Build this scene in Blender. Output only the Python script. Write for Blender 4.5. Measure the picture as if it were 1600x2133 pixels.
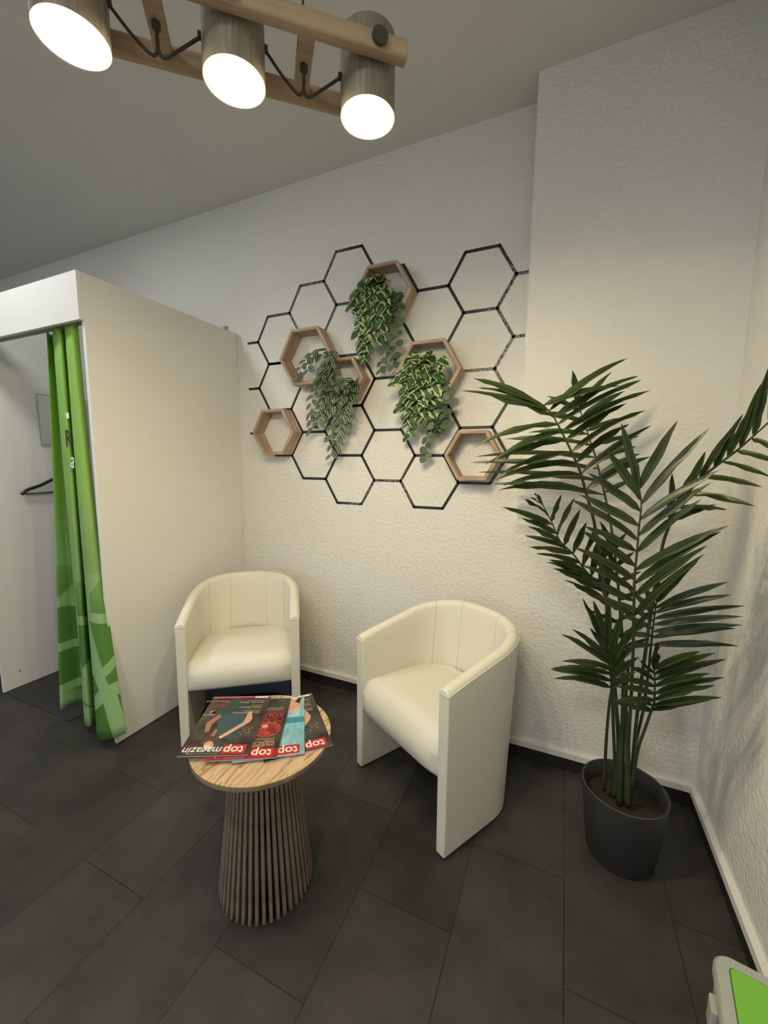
import bpy, bmesh, math, random
from mathutils import Vector, Matrix, Euler
random.seed(7)
for o in list(bpy.data.objects): bpy.data.objects.remove(o)
SC = bpy.context.scene
COL = SC.collection
PI = math.pi

# ------------------------------------------------------------------ camera, light, exposure
FPX = 837.66
CAM_POS = Vector((0, 0, 1.35))
RIGHT = Vector((0.9135716, 0.4065804, 0.0089062))
UP = Vector((-0.0576511, 0.1077991, 0.9924997))
FWD = Vector((-0.4025709, 0.9072330, -0.1219220))
cd = bpy.data.cameras.new('camera')
cam = bpy.data.objects.new('camera', cd)
COL.objects.link(cam)
cam.matrix_world = Matrix((
    (RIGHT.x, UP.x, -FWD.x, CAM_POS.x), (RIGHT.y, UP.y, -FWD.y, CAM_POS.y),
    (RIGHT.z, UP.z, -FWD.z, CAM_POS.z), (0, 0, 0, 1)))
cd.sensor_fit = 'HORIZONTAL'
cd.sensor_width = 36.0
cd.lens = FPX / 1600 * 36.0
cd.clip_start = 0.02
SC.camera = cam

wd = bpy.data.worlds.new('world'); SC.world = wd; wd.use_nodes = True
wd.node_tree.nodes['Background'].inputs[0].default_value = (0.75, 0.85, 1.0, 1)
wd.node_tree.nodes['Background'].inputs[1].default_value = 0.6

SC.view_settings.view_transform = 'Standard'
SC.view_settings.look = 'None'
SC.view_settings.gamma = 1.0
SC.view_settings.use_curve_mapping = False
SC.view_settings.exposure = 0.84

BULB_STRENGTH = 420.0
BULB_COLOR = (1.0, 0.84, 0.49)
LED_POWER = 9.0          # square ceiling panel in front of the cabin
REAR_FILL_POWER = 15.0          # unseen ceiling panel added as frontal fill from behind the camera
DAY_FILL_POWER = 80.0          # cool fill through a window added in the unseen rear wall

def area(name, loc, rot, size, power, color, sy=None):
    l = bpy.data.lights.new(name, 'AREA'); l.energy = power; l.color = color
    l.size = size
    if sy: l.shape = 'RECTANGLE'; l.size_y = sy
    o = bpy.data.objects.new(name, l); COL.objects.link(o)
    o.location = loc; o.rotation_euler = rot
    return o
LED_POS = (-2.35, 0.42, 2.835)
REAR_FILL_POS = (-0.3, -1.4, 2.835)
area('ceiling_panel_light', (LED_POS[0], LED_POS[1], LED_POS[2] - 0.022), (0, 0, 0), 0.30, LED_POWER, (1.0, 1.0, 0.96))
area('rear_ceiling_fill', (REAR_FILL_POS[0], REAR_FILL_POS[1], REAR_FILL_POS[2] - 0.022), (0, 0, 0), 0.55, REAR_FILL_POWER, (1.0, 1.0, 0.94))  # added fill for surfaces facing the camera
area('daylight_fill', (-2.6, -2.93, 1.6), (math.radians(-90), 0, 0), 1.5, DAY_FILL_POWER, (0.86, 0.94, 1.0), 1.3)  # added cool fill set at the made-up window

# ------------------------------------------------------------------ measuring helper
def at(px, py, Y):
    """point at depth Y (metres along the room) on the sight line through a photo point"""
    d = RIGHT * ((px - 800) / FPX) + UP * (-(py - 1066.5) / FPX) + FWD
    return CAM_POS + d * (Y / d.y)
def atx(px, py, X):
    d = RIGHT * ((px - 800) / FPX) + UP * (-(py - 1066.5) / FPX) + FWD
    return CAM_POS + d * (X / d.x)

# ------------------------------------------------------------------ materials
def mat(name, col, rough=0.5, metal=0.0, spec=0.5, trans=0.0):
    m = bpy.data.materials.new(name); m.use_nodes = True
    b = m.node_tree.nodes['Principled BSDF']
    b.inputs['Base Color'].default_value = (*col, 1)
    b.inputs['Roughness'].default_value = rough
    b.inputs['Metallic'].default_value = metal
    b.inputs['Specular IOR Level'].default_value = spec
    if trans: b.inputs['Transmission Weight'].default_value = trans
    return m
def N(m, t, **kw):
    n = m.node_tree.nodes.new(t)
    for k, v in kw.items():
        if k.startswith('i_'): n.inputs[k[2:].replace('_', ' ')].default_value = v
        else: setattr(n, k, v)
    return n
def LK(m, a, ao, b, bi): m.node_tree.links.new(a.outputs[ao], b.inputs[bi])
def bsdf(m): return m.node_tree.nodes['Principled BSDF']
def ramp(m, stops, interp='LINEAR'):
    r = N(m, 'ShaderNodeValToRGB'); cr = r.color_ramp; cr.interpolation = interp
    while len(cr.elements) < len(stops): cr.elements.new(0.5)
    for e, (p, c) in zip(cr.elements, stops):
        e.position = p; e.color = (*c, 1)
    return r
def noise_color(m, scale, c1, c2, detail=4, stretch=(1, 1, 1), coord='Object', lo=0.35, hi=0.65):
    tc = N(m, 'ShaderNodeTexCoord'); mp = N(m, 'ShaderNodeMapping')
    mp.inputs['Scale'].default_value = stretch
    n = N(m, 'ShaderNodeTexNoise'); n.inputs['Scale'].default_value = scale; n.inputs['Detail'].default_value = detail
    LK(m, tc, coord, mp, 0); LK(m, mp, 0, n, 0)
    r = ramp(m, [(lo, c1), (hi, c2)]); LK(m, n, 0, r, 0)
    LK(m, r, 0, bsdf(m), 'Base Color')
    return n
def bump(m, scale, strength, dist, detail=3, kind='noise', stretch=(1, 1, 1)):
    tc = N(m, 'ShaderNodeTexCoord'); mp = N(m, 'ShaderNodeMapping'); mp.inputs['Scale'].default_value = stretch
    LK(m, tc, 'Object', mp, 0)
    n = N(m, 'ShaderNodeTexNoise'); n.inputs['Scale'].default_value = scale; n.inputs['Detail'].default_value = detail
    LK(m, mp, 0, n, 0)
    b = N(m, 'ShaderNodeBump'); b.inputs['Strength'].default_value = strength; b.inputs['Distance'].default_value = dist
    LK(m, n, 0, b, 'Height'); LK(m, b, 0, bsdf(m), 'Normal')

M = {}
M['wall'] = mat('wall_plaster', (0.76, 0.75, 0.72), 0.85, spec=0.2); bump(M['wall'], 62, 0.9, 0.006, 2)
M['ceiling'] = mat('ceiling_paint', (0.70, 0.69, 0.67), 0.9, spec=0.2); bump(M['ceiling'], 60, 0.2, 0.002, 2)
M['white_trim'] = mat('white_trim', (0.75, 0.74, 0.71), 0.6); bump(M['white_trim'], 30, 0.4, 0.004, 3, stretch=(.3, 1, 1))
M['black_trim'] = mat('black_baseboard', (0.018, 0.017, 0.016), 0.5)
m = M['floor'] = mat('dark_stone_vinyl_tiles', (0.05, 0.05, 0.05), 0.5, spec=0.35)
tc = N(m, 'ShaderNodeTexCoord'); sx = N(m, 'ShaderNodeSeparateXYZ'); cx = N(m, 'ShaderNodeCombineXYZ')
LK(m, tc, 'Object', sx, 0)
a1 = N(m, 'ShaderNodeMath', operation='ADD'); a1.inputs[1].default_value = -0.700 + 6.06
a2 = N(m, 'ShaderNodeMath', operation='ADD'); a2.inputs[1].default_value = -0.077 + 0.2985 * 20
LK(m, sx, 'Y', a1, 0); LK(m, sx, 'X', a2, 0); LK(m, a1, 0, cx, 'X'); LK(m, a2, 0, cx, 'Y')
br = N(m, 'ShaderNodeTexBrick'); br.offset = 0.5; br.offset_frequency = 2
br.inputs['Scale'].default_value = 1.0; br.inputs['Mortar Size'].default_value = 0.0016
br.inputs['Mortar Smooth'].default_value = 0.3; br.inputs['Bias'].default_value = 0.0
br.inputs['Brick Width'].default_value = 0.606; br.inputs['Row Height'].default_value = 0.2985
br.inputs['Color1'].default_value = (0.034, 0.0315, 0.031, 1); br.inputs['Color2'].default_value = (0.046, 0.043, 0.0425, 1)
br.inputs['Mortar'].default_value = (0.008, 0.0075, 0.007, 1)
LK(m, cx, 0, br, 'Vector')
nz = N(m, 'ShaderNodeTexNoise'); nz.inputs['Scale'].default_value = 4.5; nz.inputs['Detail'].default_value = 7; nz.inputs['Roughness'].default_value = 0.62
LK(m, tc, 'Object', nz, 0)
rp = ramp(m, [(0.3, (0.62, 0.61, 0.60)), (0.7, (1.42, 1.40, 1.38))]); LK(m, nz, 0, rp, 0)
mx = N(m, 'ShaderNodeMix', data_type='RGBA', blend_type='MULTIPLY'); mx.inputs[0].default_value = 1
LK(m, br, 0, mx, 6); LK(m, rp, 0, mx, 7); LK(m, mx, 2, bsdf(m), 'Base Color')
bp = N(m, 'ShaderNodeBump'); bp.inputs['Strength'].default_value = 0.15; bp.inputs['Distance'].default_value = 0.002
LK(m, nz, 0, bp, 'Height'); LK(m, bp, 0, bsdf(m), 'Normal')

def wood(name, c1, c2, scale=1.0, rough=0.55):
    m = mat(name, c1, rough, spec=0.3)
    n = noise_color(m, 22 * scale, c1, c2, 5, (0.10, 1, 1), lo=0.36, hi=0.64)
    n.inputs['Roughness'].default_value = 0.65
    bump(m, 60, 0.15, 0.001, 3, stretch=(0.05, 1, 1))
    return m
M['oak_shelf'] = wood('light_oak_shelf', (0.34, 0.235, 0.16), (0.58, 0.44, 0.32), 1.6)
M['oak_top'] = mat('oak_table_top', (0.5, 0.33, 0.19), 0.45, spec=0.35)
m = M['oak_top']
tc = N(m, 'ShaderNodeTexCoord'); mp = N(m, 'ShaderNodeMapping'); mp.inputs['Rotation'].default_value = (0, 0, math.radians(25)); mp.inputs['Scale'].default_value = (9.0, 1.3, 1)
nn = N(m, 'ShaderNodeTexNoise'); nn.inputs['Scale'].default_value = 2.2; nn.inputs['Detail'].default_value = 3; nn.inputs['Distortion'].default_value = 0.6
LK(m, tc, 'Object', mp, 0); LK(m, mp, 0, nn, 0)
mu = N(m, 'ShaderNodeMath', operation='MULTIPLY'); mu.inputs[1].default_value = 9.0; LK(m, nn, 0, mu, 0)
fr_ = N(m, 'ShaderNodeMath', operation='FRACT'); LK(m, mu, 0, fr_, 0)
rp = ramp(m, [(0.0, (0.30, 0.18, 0.09)), (0.35, (0.56, 0.38, 0.22)), (1.0, (0.66, 0.48, 0.30))]); LK(m, fr_, 0, rp, 0)
LK(m, rp, 0, bsdf(m), 'Base Color')
M['oak_edge'] = wood('oak_table_edge', (0.16, 0.115, 0.075), (0.24, 0.175, 0.115), 1)
M['slat'] = wood('brown_grey_slats', (0.155, 0.115, 0.085), (0.235, 0.185, 0.145), 1, 0.7)
M['beam'] = wood('lamp_beam_wood', (0.33, 0.23, 0.15), (0.46, 0.34, 0.23), 1.2, 0.6)
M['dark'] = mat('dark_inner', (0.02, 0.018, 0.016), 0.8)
M['laminate'] = mat('white_laminate', (0.76, 0.755, 0.74), 0.38); bump(M['laminate'], 6, 0.03, 0.002, 2)
M['leather'] = mat('cream_faux_leather', (0.73, 0.71, 0.62), 0.42, spec=0.45); bump(M['leather'], 220, 0.12, 0.0008, 2)
M['seam'] = mat('seam_thread', (0.50, 0.44, 0.33), 0.7)
M['blue_lining'] = mat('dark_blue_lining', (0.15, 0.20, 0.30), 0.85)
M['black_plastic'] = mat('black_plastic', (0.012, 0.012, 0.013), 0.4)
M['pot'] = mat('anthracite_plastic_pot', (0.035, 0.035, 0.037), 0.55); bump(M['pot'], 300, 0.2, 0.0006, 2)
M['soil'] = mat('dark_soil', (0.02, 0.017, 0.012), 0.95); bump(M['soil'], 80, 1.0, 0.01, 3)
M['tape'] = mat('black_tape', (0.008, 0.008, 0.009), 0.45)
m = M['tape']  # the tape is worn through to the wall in places
tc = N(m, 'ShaderNodeTexCoord'); n1 = N(m, 'ShaderNodeTexNoise'); n1.inputs['Scale'].default_value = 2.1; n1.inputs['Detail'].default_value = 1
n2 = N(m, 'ShaderNodeTexNoise'); n2.inputs['Scale'].default_value = 120; n2.inputs['Detail'].default_value = 3
LK(m, tc, 'Object', n1, 0); LK(m, tc, 'Object', n2, 0)
r1 = ramp(m, [(0.56, (0, 0, 0)), (0.64, (1, 1, 1))]); LK(m, n1, 0, r1, 0)
r2 = ramp(m, [(0.50, (0, 0, 0)), (0.56, (1, 1, 1))]); LK(m, n2, 0, r2, 0)
mm = N(m, 'ShaderNodeMath', operation='MULTIPLY'); LK(m, r1, 0, mm, 0); LK(m, r2, 0, mm, 1)
mxx = N(m, 'ShaderNodeMix', data_type='RGBA'); mxx.inputs[6].default_value = (0.008, 0.008, 0.009, 1); mxx.inputs[7].default_value = (0.22, 0.21, 0.20, 1)
LK(m, mm, 0, mxx, 0); LK(m, mxx, 2, bsdf(m), 'Base Color')
M['shade'] = mat('bronze_brown_shade', (0.20, 0.165, 0.125), 0.5, 0.35)
noise_color(M['shade'], 40, (0.22, 0.185, 0.145), (0.30, 0.26, 0.205), 4, (6, 6, 0.25))
M['shade_inner'] = mat('white_shade_lining', (0.85, 0.82, 0.74), 0.6)
M['cord'] = mat('dark_brown_cord', (0.045, 0.032, 0.022), 0.7)
M['knob'] = mat('dark_olive_metal', (0.075, 0.07, 0.05), 0.45, 0.3)
m = M['bulb'] = mat('glowing_bulb', (1, 1, 1), 0.3)
bsdf(m).inputs['Emission Color'].default_value = (*BULB_COLOR, 1); bsdf(m).inputs['Emission Strength'].default_value = BULB_STRENGTH
m = M['panel_glow'] = mat('led_panel_glow', (1, 1, 1), 0.3)
bsdf(m).inputs['Emission Color'].default_value = (0.95, 0.97, 1.0, 1); bsdf(m).inputs['Emission Strength'].default_value = 3.0
M['mirror'] = mat('mirror_glass', (0.85, 0.86, 0.86), 0.10, 1.0)
M['rim_grey'] = mat('mirror_edge', (0.35, 0.36, 0.36), 0.4)
M['beige'] = mat('pale_wood_block', (0.55, 0.42, 0.28), 0.6)
M['mint'] = mat('pale_green_putty', (0.32, 0.45, 0.34), 0.6)
M['doormat'] = mat('charcoal_mat', (0.03, 0.028, 0.028), 0.9); bump(M['doormat'], 500, 0.4, 0.001, 1)
M['box_grey'] = mat('translucent_grey_plastic', (0.33, 0.35, 0.325), 0.45)
M['box_green'] = mat('lime_green_lid', (0.16, 0.42, 0.045), 0.5)
M['line_green'] = mat('dark_green_groove', (0.02, 0.07, 0.01), 0.6)
M['paper'] = mat('magazine_paper', (0.42, 0.42, 0.48), 0.6)

# green curtain with a printed honeycomb
m = M['curtain'] = mat('lime_green_curtain', (0.2, 0.5, 0.08), 0.75, spec=0.15)
uv = N(m, 'ShaderNodeUVMap'); uv.uv_map = 'UVMap'
sx = N(m, 'ShaderNodeSeparateXYZ'); LK(m, uv, 0, sx, 0)
vo = N(m, 'ShaderNodeTexVoronoi', feature='DISTANCE_TO_EDGE'); vo.inputs['Scale'].default_value = 5.0; vo.inputs['Randomness'].default_value = 0.6
LK(m, uv, 0, vo, 0)
re = ramp(m, [(0.10, (1, 1, 1)), (0.115, (0, 0, 0))]); LK(m, vo, 'Distance', re, 0)
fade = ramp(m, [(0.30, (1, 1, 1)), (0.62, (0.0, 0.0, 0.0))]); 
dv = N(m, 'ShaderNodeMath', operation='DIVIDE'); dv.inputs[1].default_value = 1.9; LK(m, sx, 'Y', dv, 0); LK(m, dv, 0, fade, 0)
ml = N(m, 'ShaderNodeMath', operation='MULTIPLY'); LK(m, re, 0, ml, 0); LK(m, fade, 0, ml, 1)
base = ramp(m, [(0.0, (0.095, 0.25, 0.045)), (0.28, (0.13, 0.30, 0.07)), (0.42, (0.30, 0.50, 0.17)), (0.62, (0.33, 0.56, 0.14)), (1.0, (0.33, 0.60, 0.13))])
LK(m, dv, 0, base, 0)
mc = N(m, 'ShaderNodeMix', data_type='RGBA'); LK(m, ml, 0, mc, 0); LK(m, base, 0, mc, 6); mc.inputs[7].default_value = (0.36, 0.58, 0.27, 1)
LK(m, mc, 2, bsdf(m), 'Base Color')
tr = N(m, 'ShaderNodeBsdfTranslucent'); LK(m, mc, 2, tr, 0)
ms = N(m, 'ShaderNodeMixShader'); ms.inputs[0].default_value = 0.25
out = m.node_tree.nodes['Material Output']
LK(m, bsdf(m), 0, ms, 1); LK(m, tr, 0, ms, 2); LK(m, ms, 0, out, 0)

def leaf_mat(name, stops, rough=0.45, veins=0.0):
    """colour runs across the leaf: uv x = 0 at the midrib, 1 at the edge"""
    m = mat(name, stops[0][1], rough, spec=0.4)
    uv = N(m, 'ShaderNodeUVMap'); uv.uv_map = 'UVMap'
    sx = N(m, 'ShaderNodeSeparateXYZ'); LK(m, uv, 0, sx, 0)
    r = ramp(m, stops)
    if veins:
        n = N(m, 'ShaderNodeTexNoise'); n.inputs['Scale'].default_value = 1.3; n.inputs['Detail'].default_value = 1
        LK(m, uv, 0, n, 0)
        a = N(m, 'ShaderNodeMath', operation='MULTIPLY_ADD'); a.inputs[1].default_value = veins; a.inputs[2].default_value = -veins / 2
        LK(m, n, 0, a, 0)
        s = N(m, 'ShaderNodeMath', operation='ADD'); LK(m, a, 0, s, 0); LK(m, sx, 'X', s, 1); LK(m, s, 0, r, 0)
    else:
        LK(m, sx, 'X', r, 0)
    LK(m, r, 0, bsdf(m), 'Base Color')
    tr = N(m, 'ShaderNodeBsdfTranslucent'); LK(m, r, 0, tr, 0)
    ms = N(m, 'ShaderNodeMixShader'); ms.inputs[0].default_value = 0.14
    LK(m, bsdf(m), 0, ms, 1); LK(m, tr, 0, ms, 2); LK(m, ms, 0, m.node_tree.nodes['Material Output'], 0)
    return m
DG, CR = (0.012, 0.034, 0.011), (0.48, 0.53, 0.34)
M['inch_leaf'] = leaf_mat('striped_inch_plant_leaf', [(0.0, (0.05, 0.09, 0.03)), (0.08, DG), (0.26, DG), (0.34, CR), (0.50, CR), (0.58, DG), (1.0, (0.03, 0.085, 0.025))])
M['swiss_leaf'] = leaf_mat('variegated_leaf', [(0.0, (0.06, 0.15, 0.03)), (0.18, (0.012, 0.055, 0.016)), (0.40, (0.018, 0.065, 0.02)), (0.45, (0.42, 0.50, 0.20)), (0.72, (0.55, 0.60, 0.34)), (0.80, (0.02, 0.075, 0.02)), (1.0, (0.018, 0.065, 0.02))], veins=1.7)
M['euca_leaf'] = leaf_mat('dusty_green_leaf', [(0.0, (0.16, 0.22, 0.12)), (0.08, (0.075, 0.12, 0.06)), (1.0, (0.10, 0.155, 0.085))])
M['palm_leaf'] = leaf_mat('dark_palm_leaf', [(0.0, (0.008, 0.017, 0.006)), (0.14, (0.012, 0.025, 0.009)), (0.25, (0.034, 0.054, 0.013)), (1.0, (0.027, 0.046, 0.014))], 0.36)
M['palm_stem'] = mat('green_palm_stem', (0.045, 0.085, 0.025), 0.5)
noise_color(M['palm_stem'], 30, (0.016, 0.034, 0.011), (0.045, 0.055, 0.02), 3, (1, 1, .3))
M['vine_stem'] = mat('pale_green_vine', (0.22, 0.30, 0.16), 0.6)

# ------------------------------------------------------------------ object helpers
def tag(o, label=None, cat=None, group=None, kind=None):
    if label: o['label'] = label
    if cat: o['category'] = cat
    if group: o['group'] = group
    if kind: o['kind'] = kind
    return o
def thing(name, label, cat, loc=(0, 0, 0), rz=0.0, group=None):
    o = bpy.data.objects.new(name, None); COL.objects.link(o)
    o.location = loc; o.rotation_euler = (0, 0, rz); o.empty_display_size = 0.05
    return tag(o, label, cat, group)
def obj(name, bm, material, parent=None, smooth=False, mats=None, loc=None, rot=None):
    me = bpy.data.meshes.new(name)
    bmesh.ops.recalc_face_normals(bm, faces=bm.faces[:])
    bm.to_mesh(me); bm.free()
    for mm in (mats or [material]): me.materials.append(mm)
    if smooth:
        for p in me.polygons: p.use_smooth = True
    o = bpy.data.objects.new(name, me); COL.objects.link(o)
    if parent: o.parent = parent
    if loc is not None: o.location = loc
    if rot is not None: o.rotation_euler = rot
    return o
def auto(o, angle=40):
    me = o.data
    for p in me.polygons: p.use_smooth = True
    bm = bmesh.new(); bm.from_mesh(me)
    for e in bm.edges:
        if len(e.link_faces) == 2 and e.calc_face_angle(0) > math.radians(angle): e.smooth = False
    bm.to_mesh(me); bm.free()
    return o
def bev(o, w, seg=2):
    md = o.modifiers.new('bevel', 'BEVEL'); md.width = w; md.segments = seg; md.limit_method = 'ANGLE'
    return o
def box(bm, x0, x1, y0, y1, z0, z1, mi=0):
    v = [bm.verts.new((x, y, z)) for x in (x0, x1) for y in (y0, y1) for z in (z0, z1)]
    for f in ((0, 1, 3, 2), (4, 6, 7, 5), (0, 4, 5, 1), (2, 3, 7, 6), (0, 2, 6, 4), (1, 5, 7, 3)):
        fc = bm.faces.new([v[i] for i in f]); fc.material_index = mi
def BM(): return bmesh.new()
def boxobj(name, b, material, parent=None, bevel=0):
    bm = BM(); box(bm, *b); o = obj(name, bm, material, parent)
    if bevel: bev(o, bevel)
    return o
def lathe(bm, prof, seg=48, cx=0, cy=0, cap0=False, cap1=False, mi=0):
    rings = []
    for r, z in prof:
        rings.append([bm.verts.new((cx + r * math.cos(2 * PI * i / seg), cy + r * math.sin(2 * PI * i / seg), z)) for i in range(seg)])
    for a, b in zip(rings, rings[1:]):
        for i in range(seg):
            f = bm.faces.new((a[i], a[(i + 1) % seg], b[(i + 1) % seg], b[i])); f.material_index = mi
    if cap0: bm.faces.new(rings[0]).material_index = mi
    if cap1: bm.faces.new(rings[-1]).material_index = mi
def catmull(P, n=8):
    P = [Vector(p) for p in P]
    if len(P) < 3:
        return [P[0].lerp(P[-1], i / n) for i in range(n + 1)]
    Q = [2 * P[0] - P[1]] + P + [2 * P[-1] - P[-2]]
    out = []
    for i in range(1, len(Q) - 2):
        a, b, c, d = Q[i - 1:i + 3]
        for k in range(n):
            t = k / n
            out.append(0.5 * ((2 * b) + (c - a) * t + (2 * a - 5 * b + 4 * c - d) * t * t + (3 * b - a - 3 * c + d) * t ** 3))
    out.append(P[-1])
    return out
def tube(bm, pts, r0, r1=None, seg=8, cap=True, mi=0):
    r1 = r0 if r1 is None else r1
    pts = [Vector(p) for p in pts]; n = len(pts); prev = None
    up = Vector((0.13, 0.2, 0.97)); rings = []
    for i, p in enumerate(pts):
        t = (pts[min(i + 1, n - 1)] - pts[max(i - 1, 0)]).normalized()
        if i == 0:
            if abs(t.dot(up)) > 0.95: up = Vector((1, 0.1, 0))
            x = t.cross(up).normalized()
        else:
            x = (x - t * x.dot(t)).normalized()
        y = t.cross(x)
        r = r0 + (r1 - r0) * i / max(1, n - 1)
        rings.append([bm.verts.new(p + x * (r * math.cos(2 * PI * k / seg)) + y * (r * math.sin(2 * PI * k / seg))) for k in range(seg)])
    for a, b in zip(rings, rings[1:]):
        for k in range(seg):
            bm.faces.new((a[k], a[(k + 1) % seg], b[(k + 1) % seg], b[k])).material_index = mi
    if cap:
        bm.faces.new(rings[0]).material_index = mi; bm.faces.new(rings[-1]).material_index = mi
def copy_tree(o, parent=None):
    c = o.copy(); COL.objects.link(c); c.parent = parent
    for ch in o.children: copy_tree(ch, c)
    return c
def text_obj(name, s, size, material, parent, loc, rot=(0, 0, 0), sx=1.0, shear=0.0, bold=0.0, align='LEFT'):
    cu = bpy.data.curves.new(name, 'FONT'); cu.body = s; cu.size = size; cu.shear = shear; cu.offset = bold
    cu.align_x = align; cu.resolution_u = 3
    t = bpy.data.objects.new(name, cu); COL.objects.link(t)
    bpy.context.view_layer.update()
    me = bpy.data.meshes.new_from_object(t.evaluated_get(bpy.context.evaluated_depsgraph_get()))
    bpy.data.objects.remove(t); bpy.data.curves.remove(cu)
    me.materials.clear(); me.materials.append(material)
    o = bpy.data.objects.new(name, me); COL.objects.link(o); o.parent = parent
    o.location = loc; o.rotation_euler = rot; o.scale = (sx, 1, 1)
    return o

# ------------------------------------------------------------------ the room
D, D2, XA, XR = 1.9824, 1.8375, -0.176, 0.5488
XL, YR, ZC = -4.75, -3.0, 2.857
def struct(name, b, material):
    o = boxobj(name, b, material); o['kind'] = 'structure'; return o
struct('floor', (XL - .1, XR + .1, YR - .1, D + .1, -0.1, 0), M['floor'])
struct('ceiling', (XL - .1, XR + .1, YR - .1, D + .1, ZC, ZC + 0.1), M['ceiling'])
bm = BM()
pl = [(XL - .1, D), (XA, D), (XA, D2), (XR + .1, D2), (XR + .1, D + .12), (XL - .1, D + .12)]
lo = [bm.verts.new((x, y, 0)) for x, y in pl]; hi = [bm.verts.new((x, y, ZC)) for x, y in pl]
for i in range(6): bm.faces.new((lo[i], lo[(i + 1) % 6], hi[(i + 1) % 6], hi[i]))
bm.faces.new(lo); bm.faces.new(hi)
o = obj('wall_back', bm, M['wall']); o['kind'] = 'structure'
struct('wall_right', (XR, XR + .1, YR, D2, 0, ZC), M['wall'])
struct('wall_left', (XL - .1, XL, YR, D, 0, ZC), M['wall'])
# unseen rear wall, its window opening added for the daylight fill
bm = BM()
box(bm, XL, -3.4, YR - .1, YR, 0, ZC); box(bm, -1.8, XR, YR - .1, YR, 0, ZC)
box(bm, -3.4, -1.8, YR - .1, YR, 0, 0.9); box(bm, -3.4, -1.8, YR - .1, YR, 2.3, ZC)
o = obj('wall_rear', bm, M['wall']); o['kind'] = 'structure'
bm = BM()
for b in ((-3.4, -3.34, YR - .08, YR - .02, .9, 2.3), (-1.86, -1.8, YR - .08, YR - .02, .9, 2.3), (-3.4, -1.8, YR - .08, YR - .02, .9, .96),
          (-3.4, -1.8, YR - .08, YR - .02, 2.24, 2.3), (-2.63, -2.57, YR - .08, YR - .02, .9, 2.3)): box(bm, *b)
o = obj('fill_window_1', bm, M['white_trim']); o['kind'] = 'structure'  # frame of the added window, out of view
# baseboards: black band with a white strip above it
def baseboard(name, b_black, b_white):
    bm = BM(); box(bm, *b_black, mi=0); box(bm, *b_white, mi=1)
    o = obj(name, bm, None, mats=[M['black_trim'], M['white_trim']]); o['kind'] = 'structure'; return o
ZB, ZW = 0.062, 0.088
baseboard('baseboard_back', (XL, XA, D - .012, D, 0, ZB), (XL, XA, D - .020, D, ZB, ZW))
baseboard('baseboard_chimney', (XA, XR, D2 - .012, D2, 0, ZB), (XA, XR, D2 - .020, D2, ZB, ZW))
baseboard('baseboard_right', (XR - .012, XR, YR, D2 - .02, 0, ZB), (XR - .020, XR, YR, D2 - .02, ZB, ZW))
baseboard('baseboard_left', (XL, XL + .012, YR, D - .02, 0, ZB), (XL, XL + .020, YR, D - .02, ZB, ZW))
# square light panels in the ceiling; the rear one is an added fill
def led(loc, s, label):
    t = thing('ceiling_panel_lamp', label, 'ceiling light', (loc[0], loc[1], ZC))
    bm = BM(); h = s / 2 + .02
    box(bm, -h, h, -h, -h + .02, -.03, 0); box(bm, -h, h, h - .02, h, -.03, 0); box(bm, -h, -h + .02, -h + .02, h - .02, -.03, 0); box(bm, h - .02, h, -h + .02, h - .02, -.03, 0)
    obj('frame', bm, M['white_trim'], t)
    boxobj('diffuser', (-s / 2, s / 2, -s / 2, s / 2, -.02, -.015), M['panel_glow'], t)
led(LED_POS, 0.30, 'small square white ceiling panel in front of the changing cabin')
led(REAR_FILL_POS, 0.55, 'large square white fill light added on the ceiling at the rear of the room')

# ------------------------------------------------------------------ changing cabin
t = thing('changing_cabin', 'white laminate changing cabin standing against the back wall', 'cabin', (-2.39, 1.5, 0))
def tb(name, b, m, bevel=.0012):
    x, y = 2.39, 1.5
    return boxobj(name, (b[0] + x, b[1] + x, b[2] - y, b[3] - y, b[4], b[5]), m, t, bevel)
tb('side_panel', (-1.896, -1.877, 1.1072, D - .001, 0.004, 2.125), M['laminate'])
tb('side_panel', (-2.912, -2.893, 1.1072, D - .001, 0.004, 2.125), M['laminate'])
tb('header_panel', (-3.40, -1.8775, 1.088, 1.107, 1.931, 2.125), M['laminate'])
tb('outer_post', (-3.4, -2.925, 1.13, 1.15, 0.09, 1.93), M['laminate'])
tb('plinth', (-3.4, -2.925, 1.135, 1.15, 0.0, 0.089), M['black_trim'])
bm = BM(); tube(bm, [(-2.892 + 2.39, 1.165 - 1.5, 1.955), (-1.897 + 2.39, 1.165 - 1.5, 1.955)], .010, seg=12)
obj('curtain_rod', bm, M['rim_grey'], t, True)
bm = BM(); bmesh.ops.create_uvsphere(bm, u_segments=10, v_segments=8, radius=.004)
obj('screw', bm, M['black_plastic'], t, True, loc=(-2.892 + 2.39, 1.19 - 1.5, .10))

# small green blob on the cabin's top edge
bm = BM()
for (x, y, z, r) in ((0, 0, .010, .013), (.012, -.014, .007, .010), (-.004, .018, .008, .010), (.01, .008, .018, .008)):
    mt = Matrix.Translation((x, y, z)); bmesh.ops.create_icosphere(bm, subdivisions=2, radius=r, matrix=mt)
o = obj('green_clip', bm, M['mint'], None, True, loc=(-1.887, 1.90, 2.124))
tag(o, 'small pale green clip on the top edge of the cabin near the back wall', 'clip')

boxobj('floor_mat', (0, .615, 0, .40, 0, .004), M['doormat'])
o = bpy.data.objects['floor_mat']; o.location = (-2.885, 1.112, 0.0005)
tag(o, 'thin charcoal mat on the floor inside the changing cabin', 'mat')

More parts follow.
